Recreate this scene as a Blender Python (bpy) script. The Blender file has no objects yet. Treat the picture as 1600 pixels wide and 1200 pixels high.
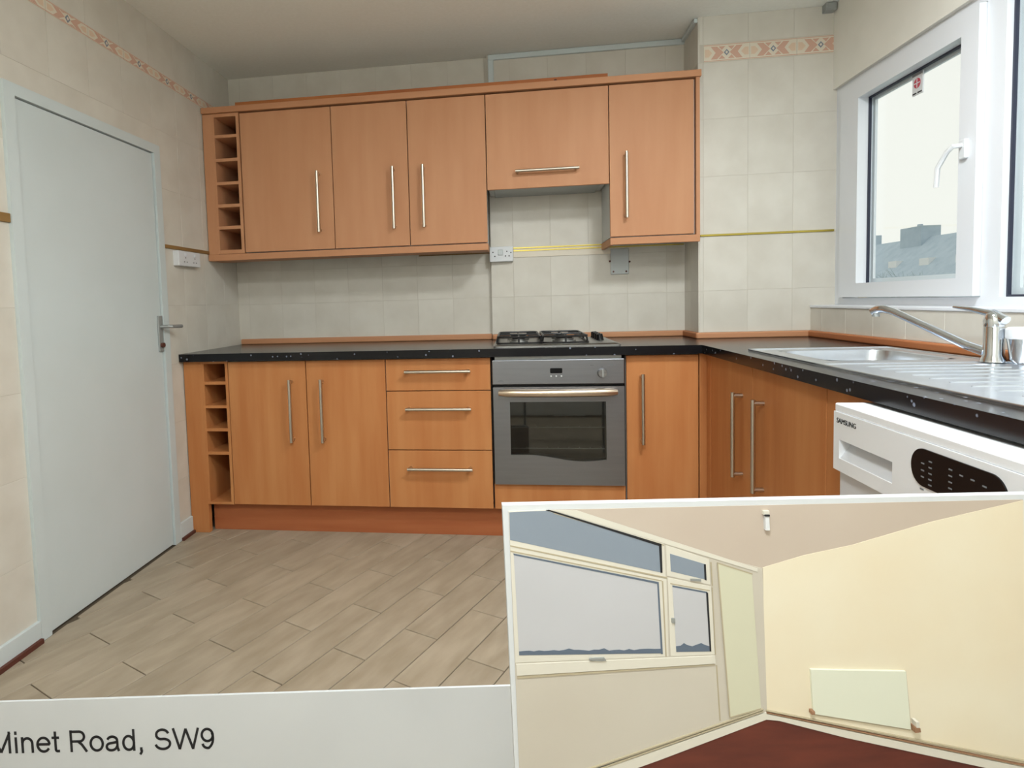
import bpy, bmesh, math, random
from mathutils import Vector, Matrix
random.seed(7)
scn = bpy.context.scene
COL = scn.collection
# ------------------------------------------------------------------ camera
cam_d = bpy.data.cameras.new('camera'); cam = bpy.data.objects.new('camera', cam_d); COL.objects.link(cam)
_a, _b, _c, _F, _PX, _PY = .135640999, -.0607218204, .0291434226, 928.551709, 677.825748, 529.591946
_R = Matrix.Rotation(_a, 3, 'Z') @ Matrix.Rotation(_b, 3, 'X') @ Matrix.Rotation(_c, 3, 'Y')
_m = Matrix((_R.col[0], _R.col[2], -_R.col[1])).transposed().to_4x4()
_m.translation = (1.62928379, -2.73039367, 1.11555783)
cam.matrix_world = _m
cam_d.sensor_width = 36; cam_d.lens = _F / 1600 * 36
cam_d.shift_x = (800 - _PX) / 1600; cam_d.shift_y = (_PY - 600) / 1600
cam_d.clip_start = .02; cam_d.clip_end = 300
scn.camera = cam
# ------------------------------------------------------------------ sky and exposure
world = bpy.data.worlds.new('world'); scn.world = world; world.use_nodes = True
wn = world.node_tree; wn.nodes.clear()
wo = wn.nodes.new('ShaderNodeOutputWorld'); bgn = wn.nodes.new('ShaderNodeBackground')
tc = wn.nodes.new('ShaderNodeTexCoord'); sp = wn.nodes.new('ShaderNodeSeparateXYZ'); rp = wn.nodes.new('ShaderNodeValToRGB')
mr = wn.nodes.new('ShaderNodeMapRange'); mr.inputs[1].default_value = -1; mr.inputs[2].default_value = 1
wn.links.new(tc.outputs['Generated'], sp.inputs[0]); wn.links.new(sp.outputs[2], mr.inputs[0]); wn.links.new(mr.outputs[0], rp.inputs[0])
wn.links.new(rp.outputs[0], bgn.inputs[0]); wn.links.new(bgn.outputs[0], wo.inputs[0])
e = rp.color_ramp.elements                     # overcast sky over a dull ground
e[0].position = .44; e[0].color = (.22, .21, .185, 1)
e[1].position = .52; e[1].color = (.86, .85, .79, 1)
bgn.inputs[1].default_value = 1.15
vs = scn.view_settings
vs.view_transform = 'Standard'; vs.look = 'None'; vs.gamma = 1; vs.use_curve_mapping = False
vs.exposure = 0.08
FILL_LAMPS = ((2.42, -1.35, 30, 'added unseen round white ceiling lamp above the sink run'), (1.5, -2.75, 35, 'added unseen round white ceiling lamp over the near end of the kitchen'))   # place, power of unseen lamps added to light the room

# ------------------------------------------------------------------ materials
def s2l(c):
    return tuple(((v / 255) / 12.92 if v / 255 <= .04045 else ((v / 255 + .055) / 1.055) ** 2.4) for v in c) + (1,)
MATS = {}
def mat(name, rgb, rough=.6, metal=0, var=.0, scale=6, stretch=(1, 1, 1), rgb2=None, bump=0, spec=.5, rnd=0, detail=4):
    if name in MATS: return MATS[name]
    m = bpy.data.materials.new(name); m.use_nodes = True; MATS[name] = m
    nt = m.node_tree; b = nt.nodes['Principled BSDF']
    b.inputs['Roughness'].default_value = rough; b.inputs['Metallic'].default_value = metal
    b.inputs['Specular IOR Level'].default_value = spec
    c1 = s2l(rgb); b.inputs['Base Color'].default_value = c1
    if rgb2 or var or bump:
        t = nt.nodes.new('ShaderNodeTexCoord'); mp = nt.nodes.new('ShaderNodeMapping'); mp.inputs['Scale'].default_value = stretch
        n = nt.nodes.new('ShaderNodeTexNoise'); n.inputs['Scale'].default_value = scale; n.inputs['Detail'].default_value = detail
        nt.links.new(t.outputs['Object'], mp.inputs[0])
        if rnd:
            oi = nt.nodes.new('ShaderNodeObjectInfo'); mu = nt.nodes.new('ShaderNodeVectorMath'); mu.operation = 'ADD'
            sc = nt.nodes.new('ShaderNodeMath'); sc.operation = 'MULTIPLY'; sc.inputs[1].default_value = 37
            nt.links.new(oi.outputs['Random'], sc.inputs[0]); nt.links.new(mp.outputs[0], mu.inputs[0]); nt.links.new(sc.outputs[0], mu.inputs[1])
            nt.links.new(mu.outputs[0], n.inputs['Vector'])
        else: nt.links.new(mp.outputs[0], n.inputs['Vector'])
        if rgb2 or var:
            c2 = s2l(rgb2) if rgb2 else tuple(v * (1 - var) for v in c1[:3]) + (1,)
            r = nt.nodes.new('ShaderNodeValToRGB'); r.color_ramp.elements[0].color = c2; r.color_ramp.elements[1].color = c1
            r.color_ramp.elements[0].position = .32; r.color_ramp.elements[1].position = .68
            nt.links.new(n.outputs['Fac'], r.inputs[0]); out = r.outputs[0]
            if rnd:
                hs = nt.nodes.new('ShaderNodeHueSaturation'); ma = nt.nodes.new('ShaderNodeMapRange')
                ma.inputs[3].default_value = 1 - rnd; ma.inputs[4].default_value = 1 + rnd
                nt.links.new(oi.outputs['Random'], ma.inputs[0]); nt.links.new(ma.outputs[0], hs.inputs['Value'])
                nt.links.new(out, hs.inputs['Color']); out = hs.outputs[0]
            nt.links.new(out, b.inputs['Base Color'])
        if bump:
            bp = nt.nodes.new('ShaderNodeBump'); bp.inputs['Strength'].default_value = bump; bp.inputs['Distance'].default_value = .002
            nt.links.new(n.outputs['Fac'], bp.inputs['Height']); nt.links.new(bp.outputs[0], b.inputs['Normal'])
    return m
M_uw = mat('upper_wood_vertical', (200, 146, 108), .55, spec=.3, scale=2.2, stretch=(6, 6, .8), rgb2=(193, 137, 99))  # same wood as the base units; its paler, lit look is in the colour
M_uh = mat('upper_wood_level', (199, 144, 106), .55, spec=.3, scale=2.2, stretch=(.7, 6, 6), rgb2=(190, 134, 97))
M_bw = mat('base_wood_vertical', (197, 134, 82), .55, spec=.3, scale=2.4, stretch=(6, 6, .6), rgb2=(184, 116, 66))
M_bh = mat('base_wood_level', (176, 106, 66), .55, spec=.3, scale=3, stretch=(.6, 9, 9), rgb2=(164, 92, 55))
M_by = mat('base_wood_along_run', (186, 120, 76), .55, spec=.3, scale=3, stretch=(9, .6, 9), rgb2=(170, 102, 62))
M_plank = mat('raw_orange_plank', (196, 122, 66), .6, scale=3, stretch=(.6, 9, 9), rgb2=(178, 102, 52))
M_inner = mat('rack_inner_wood', (150, 92, 55), .6, scale=3, stretch=(9, 1, 9), rgb2=(120, 70, 40))
M_carc = mat('white_melamine', (205, 205, 202), .5)
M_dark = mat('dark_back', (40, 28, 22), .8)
M_steel = mat('brushed_steel', (170, 170, 168), .34, 1, scale=20, stretch=(.3, 1, 12), rgb2=(150, 150, 150))
M_oven = mat('oven_steel', (146, 148, 153), .38, 1, scale=14, stretch=(.4, 1, 5), rgb2=(141, 143, 148))
M_hand = mat('handle_steel', (205, 196, 182), .3, 1)
M_bronze = mat('oven_handle_metal', (214, 196, 176), .33, 1)
M_chrome = mat('chrome', (225, 230, 236), .1, 1)
M_sink = mat('sink_steel', (226, 232, 240), .28, 1, scale=9, rgb2=(214, 221, 231))
M_blackm = mat('black_enamel', (22, 22, 24), .35)
M_black = mat('black_plastic', (14, 14, 16), .3, spec=.2)
M_glassd = mat('dark_oven_glass', (26, 28, 26), .08)
M_wallp = mat('cream_plaster', (236, 233, 224), .8, scale=5, rgb2=(230, 227, 217), bump=.1)
M_tile = mat('cream_wall_tile', (216, 211, 200), .42, scale=7, rgb2=(207, 201, 189), rnd=.006)
M_grout = mat('tile_grout', (200, 193, 180), .9)
M_ceil = mat('ceiling_paint', (243, 243, 236), .9, scale=60, rgb2=(239, 239, 231), bump=.25)
M_white = mat('white_gloss_paint', (206, 215, 216), .4, scale=3, rgb2=(201, 210, 210))
M_upvc = mat('white_upvc', (226, 229, 234), .3)
M_bead = mat('window_gasket', (40, 44, 62), .5)
M_wplas = mat('white_plastic', (218, 220, 222), .35)
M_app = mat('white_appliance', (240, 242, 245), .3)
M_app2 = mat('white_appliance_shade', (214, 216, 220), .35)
M_floor = mat('wood_look_floor_tile', (172, 158, 138), .45, scale=4, stretch=(5, 1.3, 1), rgb2=(154, 140, 119), rnd=.05)
M_fgrout = mat('floor_grout', (96, 84, 68), .9)
M_brass = mat('brass_trim', (196, 176, 84), .3, .8)
M_oak = mat('brown_oak_trim', (150, 116, 66), .5, scale=3, stretch=(9, .6, 9), rgb2=(126, 92, 50))
M_brown = mat('dark_brown_strip', (92, 48, 36), .6)
M_salmon = mat('salmon_print', (208, 166, 145), .5)
M_blue = mat('grey_blue_print', (126, 134, 146), .5)
M_cream = mat('cream_print', (224, 214, 196), .5)
M_ink = mat('black_ink', (26, 26, 30), .7)
M_grey = mat('grey_print', (120, 122, 126), .7)
M_red = mat('red_print', (186, 70, 84), .6)
M_paper = mat('white_paper', (212, 215, 217), .6, scale=3, rgb2=(206, 209, 211))
M_plate = mat('grey_steel_plate', (168, 172, 172), .45, .6)
# worktop: black laminate with pale flecks
def worktop_mat():
    m = mat('black_flecked_laminate', (20, 20, 23), .2, spec=.3)
    nt = m.node_tree; b = nt.nodes['Principled BSDF']
    t = nt.nodes.new('ShaderNodeTexCoord'); v = nt.nodes.new('ShaderNodeTexVoronoi'); v.inputs['Scale'].default_value = 34
    n = nt.nodes.new('ShaderNodeTexNoise'); n.inputs['Scale'].default_value = 60
    mx = nt.nodes.new('ShaderNodeMath'); mx.operation = 'MULTIPLY_ADD'; mx.inputs[1].default_value = .25
    r = nt.nodes.new('ShaderNodeValToRGB'); r.color_ramp.elements[0].color = s2l((120, 126, 140)); r.color_ramp.elements[1].color = s2l((19, 19, 22))
    r.color_ramp.elements[0].position = .23; r.color_ramp.elements[1].position = .29
    nt.links.new(t.outputs['Object'], v.inputs['Vector']); nt.links.new(t.outputs['Object'], n.inputs['Vector'])
    nt.links.new(n.outputs['Fac'], mx.inputs[0]); nt.links.new(v.outputs['Distance'], mx.inputs[2])
    nt.links.new(mx.outputs[0], r.inputs[0]); nt.links.new(r.outputs[0], b.inputs['Base Color'])
    return m
M_top = worktop_mat()
def glass_mat():
    m = mat('window_glass', (255, 255, 255), .0)
    nt = m.node_tree; nt.nodes.clear()
    o = nt.nodes.new('ShaderNodeOutputMaterial'); mx = nt.nodes.new('ShaderNodeMixShader'); f = nt.nodes.new('ShaderNodeValue'); f.outputs[0].default_value = .04
    tr = nt.nodes.new('ShaderNodeBsdfTransparent'); gl = nt.nodes.new('ShaderNodeBsdfGlossy'); gl.inputs['Roughness'].default_value = .02
    tr.inputs[0].default_value = (.95, .97, .97, 1)
    nt.links.new(f.outputs[0], mx.inputs[0]); nt.links.new(tr.outputs[0], mx.inputs[1]); nt.links.new(gl.outputs[0], mx.inputs[2]); nt.links.new(mx.outputs[0], o.inputs[0])
    return m
M_glass = glass_mat()

# ------------------------------------------------------------------ helpers
ORG = {}
def tag(o, label=None, cat=None, group=None, kind=None):
    if label: o['label'] = label
    if cat: o['category'] = cat
    if group: o['group'] = group
    if kind: o['kind'] = kind
    return o
def thing(name, label, cat, loc, group=None):
    o = bpy.data.objects.new(name, None); o.empty_display_size = .05; COL.objects.link(o); o.location = loc
    ORG[o.name] = Vector(loc); return tag(o, label, cat, group)
def struct(name, loc=(0, 0, 0)):
    o = bpy.data.objects.new(name, None); COL.objects.link(o); o.location = loc; ORG[o.name] = Vector(loc)
    o['kind'] = 'structure'; return o
def obj(name, bm, m, parent=None, loc=None, smooth=False):
    """one mesh object; coordinates of bm are world coordinates"""
    base = ORG[parent.name] if parent else Vector(loc or (0, 0, 0))
    me = bpy.data.meshes.new(name)
    bmesh.ops.translate(bm, verts=bm.verts, vec=-base)
    bmesh.ops.recalc_face_normals(bm, faces=bm.faces)
    bm.to_mesh(me); bm.free()
    for mm in (m if isinstance(m, (list, tuple)) else [m]): me.materials.append(mm)
    if smooth:
        for p in me.polygons: p.use_smooth = True
        me.set_sharp_from_angle(angle=math.radians(40))
    o = bpy.data.objects.new(name, me); COL.objects.link(o)
    if parent: o.parent = parent
    else: o.location = base
    ORG[o.name] = base
    if name in ('control_markings', 'display_marks', 'fascia_marks', 'socket_holes', 'tag_small_print'): o['kind'] = 'stuff'
    return o
def B(*boxes, bev=0):
    bm = bmesh.new()
    for (x0, x1, y0, y1, z0, z1) in boxes: add_box(bm, x0, x1, y0, y1, z0, z1, bev)
    return bm
def add_box(bm, x0, x1, y0, y1, z0, z1, bev=0, mi=0):
    r = bmesh.ops.create_cube(bm, size=1)
    vs_ = r['verts']
    for v in vs_: v.co = Vector(((x0 + x1) / 2 + v.co.x * (x1 - x0), (y0 + y1) / 2 + v.co.y * (y1 - y0), (z0 + z1) / 2 + v.co.z * (z1 - z0)))
    if bev:
        ed = list({e_ for v in vs_ for e_ in v.link_edges})
        bmesh.ops.bevel(bm, geom=ed, offset=bev, segments=2, profile=.5, affect='EDGES')
    if mi:
        for f in bm.faces: 
            if f.index == -1 or all(v in vs_ for v in f.verts): f.material_index = mi
def tube(bm, pts, r, n=10, radii=None, cap=True):
    pts = [Vector(p) for p in pts]; rings = []
    up = None
    for i, p in enumerate(pts):
        d = (pts[min(i + 1, len(pts) - 1)] - pts[max(i - 1, 0)]).normalized()
        if up is None:
            up = d.orthogonal().normalized()
        up = (up - d * up.dot(d)).normalized(); w = d.cross(up)
        rr = radii[i] if radii else r
        rings.append([bm.verts.new(p + (up * math.cos(t) + w * math.sin(t)) * rr) for t in [2 * math.pi * k / n for k in range(n)]])
    for A, Bq in zip(rings, rings[1:]):
        for k in range(n): bm.faces.new((A[k], A[(k + 1) % n], Bq[(k + 1) % n], Bq[k]))
    if cap: bm.faces.new(rings[0][::-1]); bm.faces.new(rings[-1])
    return bm
def T(pts, r, n=10, radii=None): return tube(bmesh.new(), pts, r, n, radii)
def lathe(bm, cx, cy, prof, n=24):
    rings = [[bm.verts.new((cx + r * math.cos(2 * math.pi * k / n), cy + r * math.sin(2 * math.pi * k / n), z)) for k in range(n)] for r, z in prof]
    for A, Bq in zip(rings, rings[1:]):
        for k in range(n): bm.faces.new((A[k], A[(k + 1) % n], Bq[(k + 1) % n], Bq[k]))
    bm.faces.new(rings[0][::-1]); bm.faces.new(rings[-1]); return bm
def prism(bm, pts2, f0, f1):
    """polygon pts2 lifted by f0 / f1 (functions 2d -> 3d)"""
    a_ = [bm.verts.new(f0(*p)) for p in pts2]; b_ = [bm.verts.new(f1(*p)) for p in pts2]
    bm.faces.new(a_[::-1]); bm.faces.new(b_)
    for i in range(len(pts2)):
        j = (i + 1) % len(pts2); bm.faces.new((a_[i], a_[j], b_[j], b_[i]))
    return bm
def rrect(x0, x1, y0, y1, r, n=6):
    out = []
    for cx, cy, a0 in ((x1 - r, y1 - r, 0), (x0 + r, y1 - r, 90), (x0 + r, y0 + r, 180), (x1 - r, y0 + r, 270)):
        for k in range(n + 1):
            t = math.radians(a0 + 90 * k / n); out.append((cx + r * math.cos(t), cy + r * math.sin(t)))
    return out
def text_mesh(s, size, depth, m, parent, mtx, name='lettering', align='LEFT', xs=1.0):
    c = bpy.data.curves.new('text', 'FONT'); c.body = s; c.size = size; c.extrude = depth; c.align_x = align
    t = bpy.data.objects.new('text_tmp', c); COL.objects.link(t)
    bpy.context.view_layer.update()
    me = bpy.data.meshes.new_from_object(t.evaluated_get(bpy.context.evaluated_depsgraph_get()))
    bpy.data.objects.remove(t); bpy.data.curves.remove(c)
    me.transform(Matrix.Diagonal((xs, 1, 1, 1))); me.transform(mtx); me.transform(Matrix.Translation(-ORG[parent.name]))
    me.materials.clear(); me.materials.append(m)
    o = bpy.data.objects.new(name, me); COL.objects.link(o); o.parent = parent; ORG[o.name] = ORG[parent.name]
    return o
TM = {}
def tile_mesh(w, h, m, axis, t=.006):
    """axis: outward normal of the tile, centred on its own origin, back face on the plane"""
    k = (round(w, 3), round(h, 3), m.name, axis, t)
    if k not in TM:
        bm = bmesh.new(); g = .0006; bz = .0006
        def f(d, s):
            def ff(u_, v_):
                u2, v2 = u_ * s[0], v_ * s[1]
                return {'-y': (u2, -d, v2), '+x': (d, u2, v2), '-x': (-d, u2, v2), '+z': (u2, v2, d)}[axis]
            return ff
        hw, hh = w / 2 - g, h / 2 - g; q = [(-1, -1), (1, -1), (1, 1), (-1, 1)]
        r0 = [bm.verts.new(f(0, (hw, hh))(*p)) for p in q]; r1 = [bm.verts.new(f(t - bz, (hw, hh))(*p)) for p in q]; r2 = [bm.verts.new(f(t, (hw - bz, hh - bz))(*p)) for p in q]
        for A, Bq in ((r0, r1), (r1, r2)):
            for i in range(4): bm.faces.new((A[i], A[(i + 1) % 4], Bq[(i + 1) % 4], Bq[i]))
        bm.faces.new(r2); bm.faces.new(r0[::-1])
        bmesh.ops.recalc_face_normals(bm, faces=bm.faces)
        me = bpy.data.meshes.new('wall_tile'); bm.to_mesh(me); bm.free(); me.materials.append(m); TM[k] = me
    return TM[k]
def tiles(parent, axis, plane, us, vs_, holes=(), name='wall_tile', m=None):
    """grid of tiles on a plane; us/vs_ are joint positions, holes (u0,u1,v0,v1) are left out"""
    m = m or M_tile
    for v0, v1 in zip(vs_, vs_[1:]):
        hs = [h for h in holes if h[2] < (v0 + v1) / 2 < h[3]]
        brk = sorted(set([u_ for u_ in us if not any(h[0] < u_ < h[1] for h in hs)] + [x for h in hs for x in h[:2] if us[0] < x < us[-1]]))
        for u0, u1 in zip(brk, brk[1:]):
            if u1 - u0 < .008: continue
            vb = v0
            for h in hs:
                if h[0] < (u0 + u1) / 2 < h[1]: vb = max(vb, h[3])
            if v1 - vb < .008: continue
            o = bpy.data.objects.new(name, tile_mesh(u1 - u0, v1 - vb, m, axis)); COL.objects.link(o); o.parent = parent
            cu, cv = (u0 + u1) / 2, (vb + v1) / 2
            p = Vector((cu, plane, cv)) if axis == '-y' else Vector((plane, cu, cv))
            o.location = p - ORG[parent.name]
def rng(a, b, st, off=0):
    k0 = math.ceil((a - off) / st + 1e-6); out = [a]
    while off + k0 * st < b - 1e-6: out.append(off + k0 * st); k0 += 1
    return out + [b]

# ================================================================== room shell
ZC = 2.45; XW = 3.05; XU = 3.14; YB = .641; YJ = .611; YP = .372; XP = 2.54
fl = obj('floor', B((-.12, 3.3, -3.1, .75, -.12, -.006)), M_fgrout); fl['kind'] = 'structure'
# floor tiles: wood-look planks laid on the diagonal
ang = math.radians(64.5); dv = Vector((math.cos(ang), math.sin(ang))); nv = Vector((dv.y, -dv.x))
def clip(poly, ax, lim, sign):
    out = []
    for i in range(len(poly)):
        p, q = poly[i], poly[(i + 1) % len(poly)]
        ip, iq = sign * (p[ax] - lim) <= 0, sign * (q[ax] - lim) <= 0
        if ip: out.append(p)
        if ip != iq:
            t = (lim - p[ax]) / (q[ax] - p[ax]); out.append(p + (q - p) * t)
    return out
PW, PL = .134, .471
plank_full = None
for r in range(-9, 24):
    off = (-.097 - .02 * r) if r % 2 == 0 else (.117 - .017 * (r - 1))
    for k in range(-9, 9):
        n0 = .914 + r * PW + .0017; n1 = .914 + (r + 1) * PW - .0017; t0 = off + k * PL + .0017; t1 = off + (k + 1) * PL - .0017
        poly = [nv * n0 + dv * t0, nv * n1 + dv * t0, nv * n1 + dv * t1, nv * n0 + dv * t1]
        c0 = nv * (n0 + n1) / 2 + dv * (t0 + t1) / 2
        cut = poly
        for ax, lim, sg in ((0, .012, -1), (0, 2.55, 1), (1, -2.95, -1), (1, .08, 1)):
            cut = clip(cut, ax, lim, sg) if cut else cut
        if len(cut) < 3: continue
        area = abs(sum(cut[i].x * cut[(i + 1) % len(cut)].y - cut[(i + 1) % len(cut)].x * cut[i].y for i in range(len(cut)))) / 2
        if area < .0006: continue
        whole = abs(area - (n1 - n0) * (t1 - t0)) < 1e-6
        if whole and plank_full: me = plank_full
        else:
            bm = bmesh.new(); rot = Matrix.Rotation(math.pi / 2 - ang, 2)
            loc2 = [rot @ (p - c0) for p in cut]
            prism(bm, loc2, lambda x, y: (x, y, -.006), lambda x, y: (x, y, 0))
            bmesh.ops.recalc_face_normals(bm, faces=bm.faces)
            top = [e_ for e_ in bm.edges if all(v.co.z > -.001 for v in e_.verts)]
            bmesh.ops.bevel(bm, geom=top, offset=.0012, segments=1, affect='EDGES')
            me = bpy.data.meshes.new('floor_tile'); bm.to_mesh(me); bm.free(); me.materials.append(M_floor)
            if whole: plank_full = me
        o = bpy.data.objects.new('floor_tile', me); COL.objects.link(o); o.parent = fl
        o.location = (c0.x, c0.y, 0); o.rotation_euler = (0, 0, ang - math.pi / 2)
ce = obj('ceiling', B((-.12, 3.3, -3.1, .75, ZC, ZC + .1)), M_ceil); ce['kind'] = 'structure'

wf = obj('wall_front', B((-.12, 3.3, -3.2, -3.1, -.1, ZC)), M_wallp); wf['kind'] = 'structure'
# left wall with the door opening
DY0, DY1, DZ = -.925, -.158, 1.838
wl = obj('wall_left', B((-.12, -.0012, -3.1, DY0 - .02, -.1, ZC), (-.12, -.0012, DY1 + .02, .75, -.1, ZC), (-.12, -.0012, DY0 - .02, DY1 + .02, DZ + .02, ZC)), M_grout); wl['kind'] = 'structure'
lrow = [.07, .29, .573, .856, 1.139, 1.418, 1.69, 1.96, 2.19]
tiles(wl, '+x', -.006, rng(-3.05, YB, .203, .06), lrow, holes=[(DY0 - .045, DY1 + .045, -1, DZ + .04)])
tiles(wl, '+x', -.006, rng(-3.05, YB, .203, .06), [2.236, ZC])
wb = obj('wall_back', B((-.12, 3.3, YB - .0048, .76, -.1, ZC)), M_grout); wb['kind'] = 'structure'
brow = [.93, 1.135, 1.33, 1.405, 1.69]
tiles(wb, '-y', YB, rng(0.0, 1.507, .203, .07), [.93, 1.135, 1.33, 1.405])
tiles(wb, '-y', YB, rng(0.0, 1.507, .203, .07), [2.17, ZC])
wj = obj('wall_projection', B((1.507, XP + .02, YJ - .0048, YB + .01, -.05, ZC)), M_grout); wj['kind'] = 'structure'
tiles(wj, '-y', YJ, rng(1.507, XP, .203, 1.63), [.93, 1.135, 1.352, 1.405, 1.69])
tiles(wj, '-y', YJ, rng(1.507, XP, .203, 1.63), [2.15, ZC])
tiles(wj, '+x', 1.507, [YJ - .006, YB - .006], [.93, 1.405]) if False else None
wp = obj('wall_pier', B((XP - .0048, 3.3, YP - .0048, .75, -.1, ZC)), M_grout); wp['kind'] = 'structure'
prow = [.93, 1.135, 1.402, 1.69, 1.965, 2.232]
tiles(wp, '-y', YP, rng(XP, 3.16, .2045, 2.762), prow)
tiles(wp, '-y', YP, rng(XP, 3.16, .2045, 2.762), [2.318, ZC])
tiles(wp, '-x', XP, [YP - .006, YP + .12, YJ - .005], [.93, 1.135, 1.402, 1.69, 1.965, 2.232, ZC])
# window wall: low tiled box-out, window above, lintel
SZ = 1.045
wr = obj('wall_right', B((XW + .0012, 3.3, -3.1, YP, -.1, SZ), (XU, 3.3, -3.1, YP, 2.062, ZC), (3.15, 3.3, -3.1, -1.9, SZ, 2.07)), M_wallp); wr['kind'] = 'structure'
tiles(wr, '-x', XW + .006, rng(-2.0, YP - .006, .2, .06), [.93, SZ - .006])
obj('sill_cap', B((XW - .004, 3.17, -1.9, YP - .006, SZ - .006, SZ + .006), bev=.002), M_upvc, wr)

# ------------------------------------------------------------------ border tiles with a printed motif
def border_mesh(axis, w=.2, h=.078):
    bm = bmesh.new(); P = {'+x': lambda u_, v_, d: (d, u_, v_), '-y': lambda u_, v_, d: (u_, -d, v_)}[axis]
    def poly(pts, d0, d1, mi):
        n0 = len(bm.faces); prism(bm, pts, lambda u_, v_: P(u_, v_, d0), lambda u_, v_: P(u_, v_, d1)); bm.faces.ensure_lookup_table()
        for i in range(n0, len(bm.faces)): bm.faces[i].material_index = mi
    a_, b_ = w / 2 - .001, h / 2
    poly([(-a_, -b_), (a_, -b_), (a_, b_), (-a_, b_)], 0, .006, 0)
    i = b_ * .74
    for s in (-1, 1):
        poly([(s * .014, 0), (s * .044, i), (s * .072, i), (s * .05, 0), (s * .072, -i), (s * .044, -i)][::s], .005, .0066, 1)
        poly([(s * .006, i * .98), (s * .036, i * .98), (s * .022, .012)][::s], .005, .0066, 1)
        poly([(s * .006, -i * .98), (s * .036, -i * .98), (s * .022, -.012)][::-s], .005, .0066, 1)
        poly([(s * .066, 0), (s * .082, i * .62), (s * .099, i * .62), (s * .099, -i * .62), (s * .082, -i * .62)][::s], .005, .0064, 3)
    poly([(-.013, 0), (0, -.015), (.013, 0), (0, .015)], .005, .0068, 2)
    poly([(-.006, 0), (0, -.007), (.006, 0), (0, .007)], .005, .0074, 0)
    poly([(-a_, b_ - .005), (a_, b_ - .005), (a_, b_ - .002), (-a_, b_ - .002)], .005, .0066, 1)
    poly([(-a_, -b_ + .002), (a_, -b_ + .002), (a_, -b_ + .005), (-a_, -b_ + .005)], .005, .0066, 1)
    bmesh.ops.recalc_face_normals(bm, faces=bm.faces)
    me = bpy.data.meshes.new('border_tile'); bm.to_mesh(me); bm.free()
    for m in (M_cream, M_salmon, M_blue, M_tan): me.materials.append(m)
    return me
M_tan = mat('tan_print', (222, 196, 170), .5)
bmx = border_mesh('+x', .214, .046 + .0); bmy = border_mesh('-y', .209, .08)
y = .50
while y > -2.9:
    o = bpy.data.objects.new('border_tile', bmx); COL.objects.link(o); o.parent = wl; o.location = (-.006, y - .07, 2.213); y -= .2145
for k in range(3):
    o = bpy.data.objects.new('border_tile', bmy); COL.objects.link(o); o.parent = wp; o.location = (2.665 + k * .2095, YP, 2.275)

# ------------------------------------------------------------------ door in the left wall
d1 = struct('door_1', (0, DY0, 0))
obj('door_frame', B((-.10, .012, DY0 - .045, DY0, 0, DZ + .04), (-.10, .012, DY1, DY1 + .045, 0, DZ + .04), (-.10, .012, DY0, DY1, DZ, DZ + .04)), M_white, d1)
sl = obj('door_leaf', B((-.045, .002, DY0 + .004, DY1 - .004, .006, DZ - .004), bev=.002), M_white, d1)
pl = obj('handle_plate', B((.002, .010, DY1 - .037, DY1 - .003, .925, 1.092), bev=.003), M_plate, sl)
obj('lever_handle', T([(.006, DY1 - .02, 1.042), (.048, DY1 - .02, 1.042), (.056, DY1 - .012, 1.042), (.056, DY1 + .075, 1.040)], .008, 10), M_plate, sl, smooth=True)
obj('thumb_turn', T([(.008, DY1 - .02, .957), (.022, DY1 - .02, .957)], .011, 10), M_brown, sl, smooth=True)
# skirting
bl = obj('baseboard_left', B((-.004, .012, -3.05, DY0 - .045, 0, .074), (-.004, .012, DY1 + .046, .0, 0, .085), bev=.002), M_white); bl['kind'] = 'structure'
obj('floor_edge_strip', B((.012, .024, -3.05, DY0 - .05, 0, .016), (.012, .024, DY1 + .05, -.002, 0, .014)), M_brown, bl)
# trims
def trim(n, bm, m, loc=(0, 0, 0)):
    o = obj('trim_%d' % n, bm, m, None, loc); o['kind'] = 'structure'; return o
trim(1, B((-.004, .008, DY1 + .046, .33, 1.411, 1.428), bev=.002), M_oak)
trim(2, B((-.004, .008, -3.05, DY0 - .046, 1.417, 1.447), bev=.002), M_oak)
trim(3, B((XP + .002, 3.15, YP - .012, YP - .004, 1.401, 1.411), bev=.002), M_brass)
t4 = trim(4, B((1.632, 2.53, YJ - .014, YJ - .004, 1.400, 1.406), (1.632, 2.53, YJ - .014, YJ - .004, 1.385, 1.391)), M_brass)
obj('cable_cover', B((1.632, 2.2, YJ - .010, YJ - .003, 1.352, 1.400)), M_cream, t4)
trim(5, B((1.10, 1.50, YB - .016, YB - .004, 1.381, 1.387), (1.10, 1.50, YB - .016, YB - .004, 1.392, 1.40)), M_oak)
trim(6, B((1.515, 2.54, YJ - .018, YJ, ZC - .03, ZC - .002), (1.515, 1.545, YJ - .018, YJ, 2.15, ZC - .03), bev=.003), M_white)
trim(7, B((XP - .022, XP, YP, YJ, ZC - .022, ZC - .002), bev=.003), M_white)
# tile upstand of beech along the worktop
u1 = trim(8, B((.012, 1.507, YB - .022, YB - .002, .9, .932), bev=.006), M_uh)
trim(9, B((1.507, XP, YJ - .022, YJ - .002, .9, .93), bev=.006), M_uh)
trim(10, B((XP - .022, XP + .0, YP - .02, YJ - .02, .9, .93), bev=.006), M_by)
trim(11, B((XP - .02, XW + .004, YP - .024, YP - .004, .9, .93), bev=.006), M_uh)
trim(12, B((XW - .018, XW + .004, -1.95, YP - .02, .9, .93), bev=.006), M_by)

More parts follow.
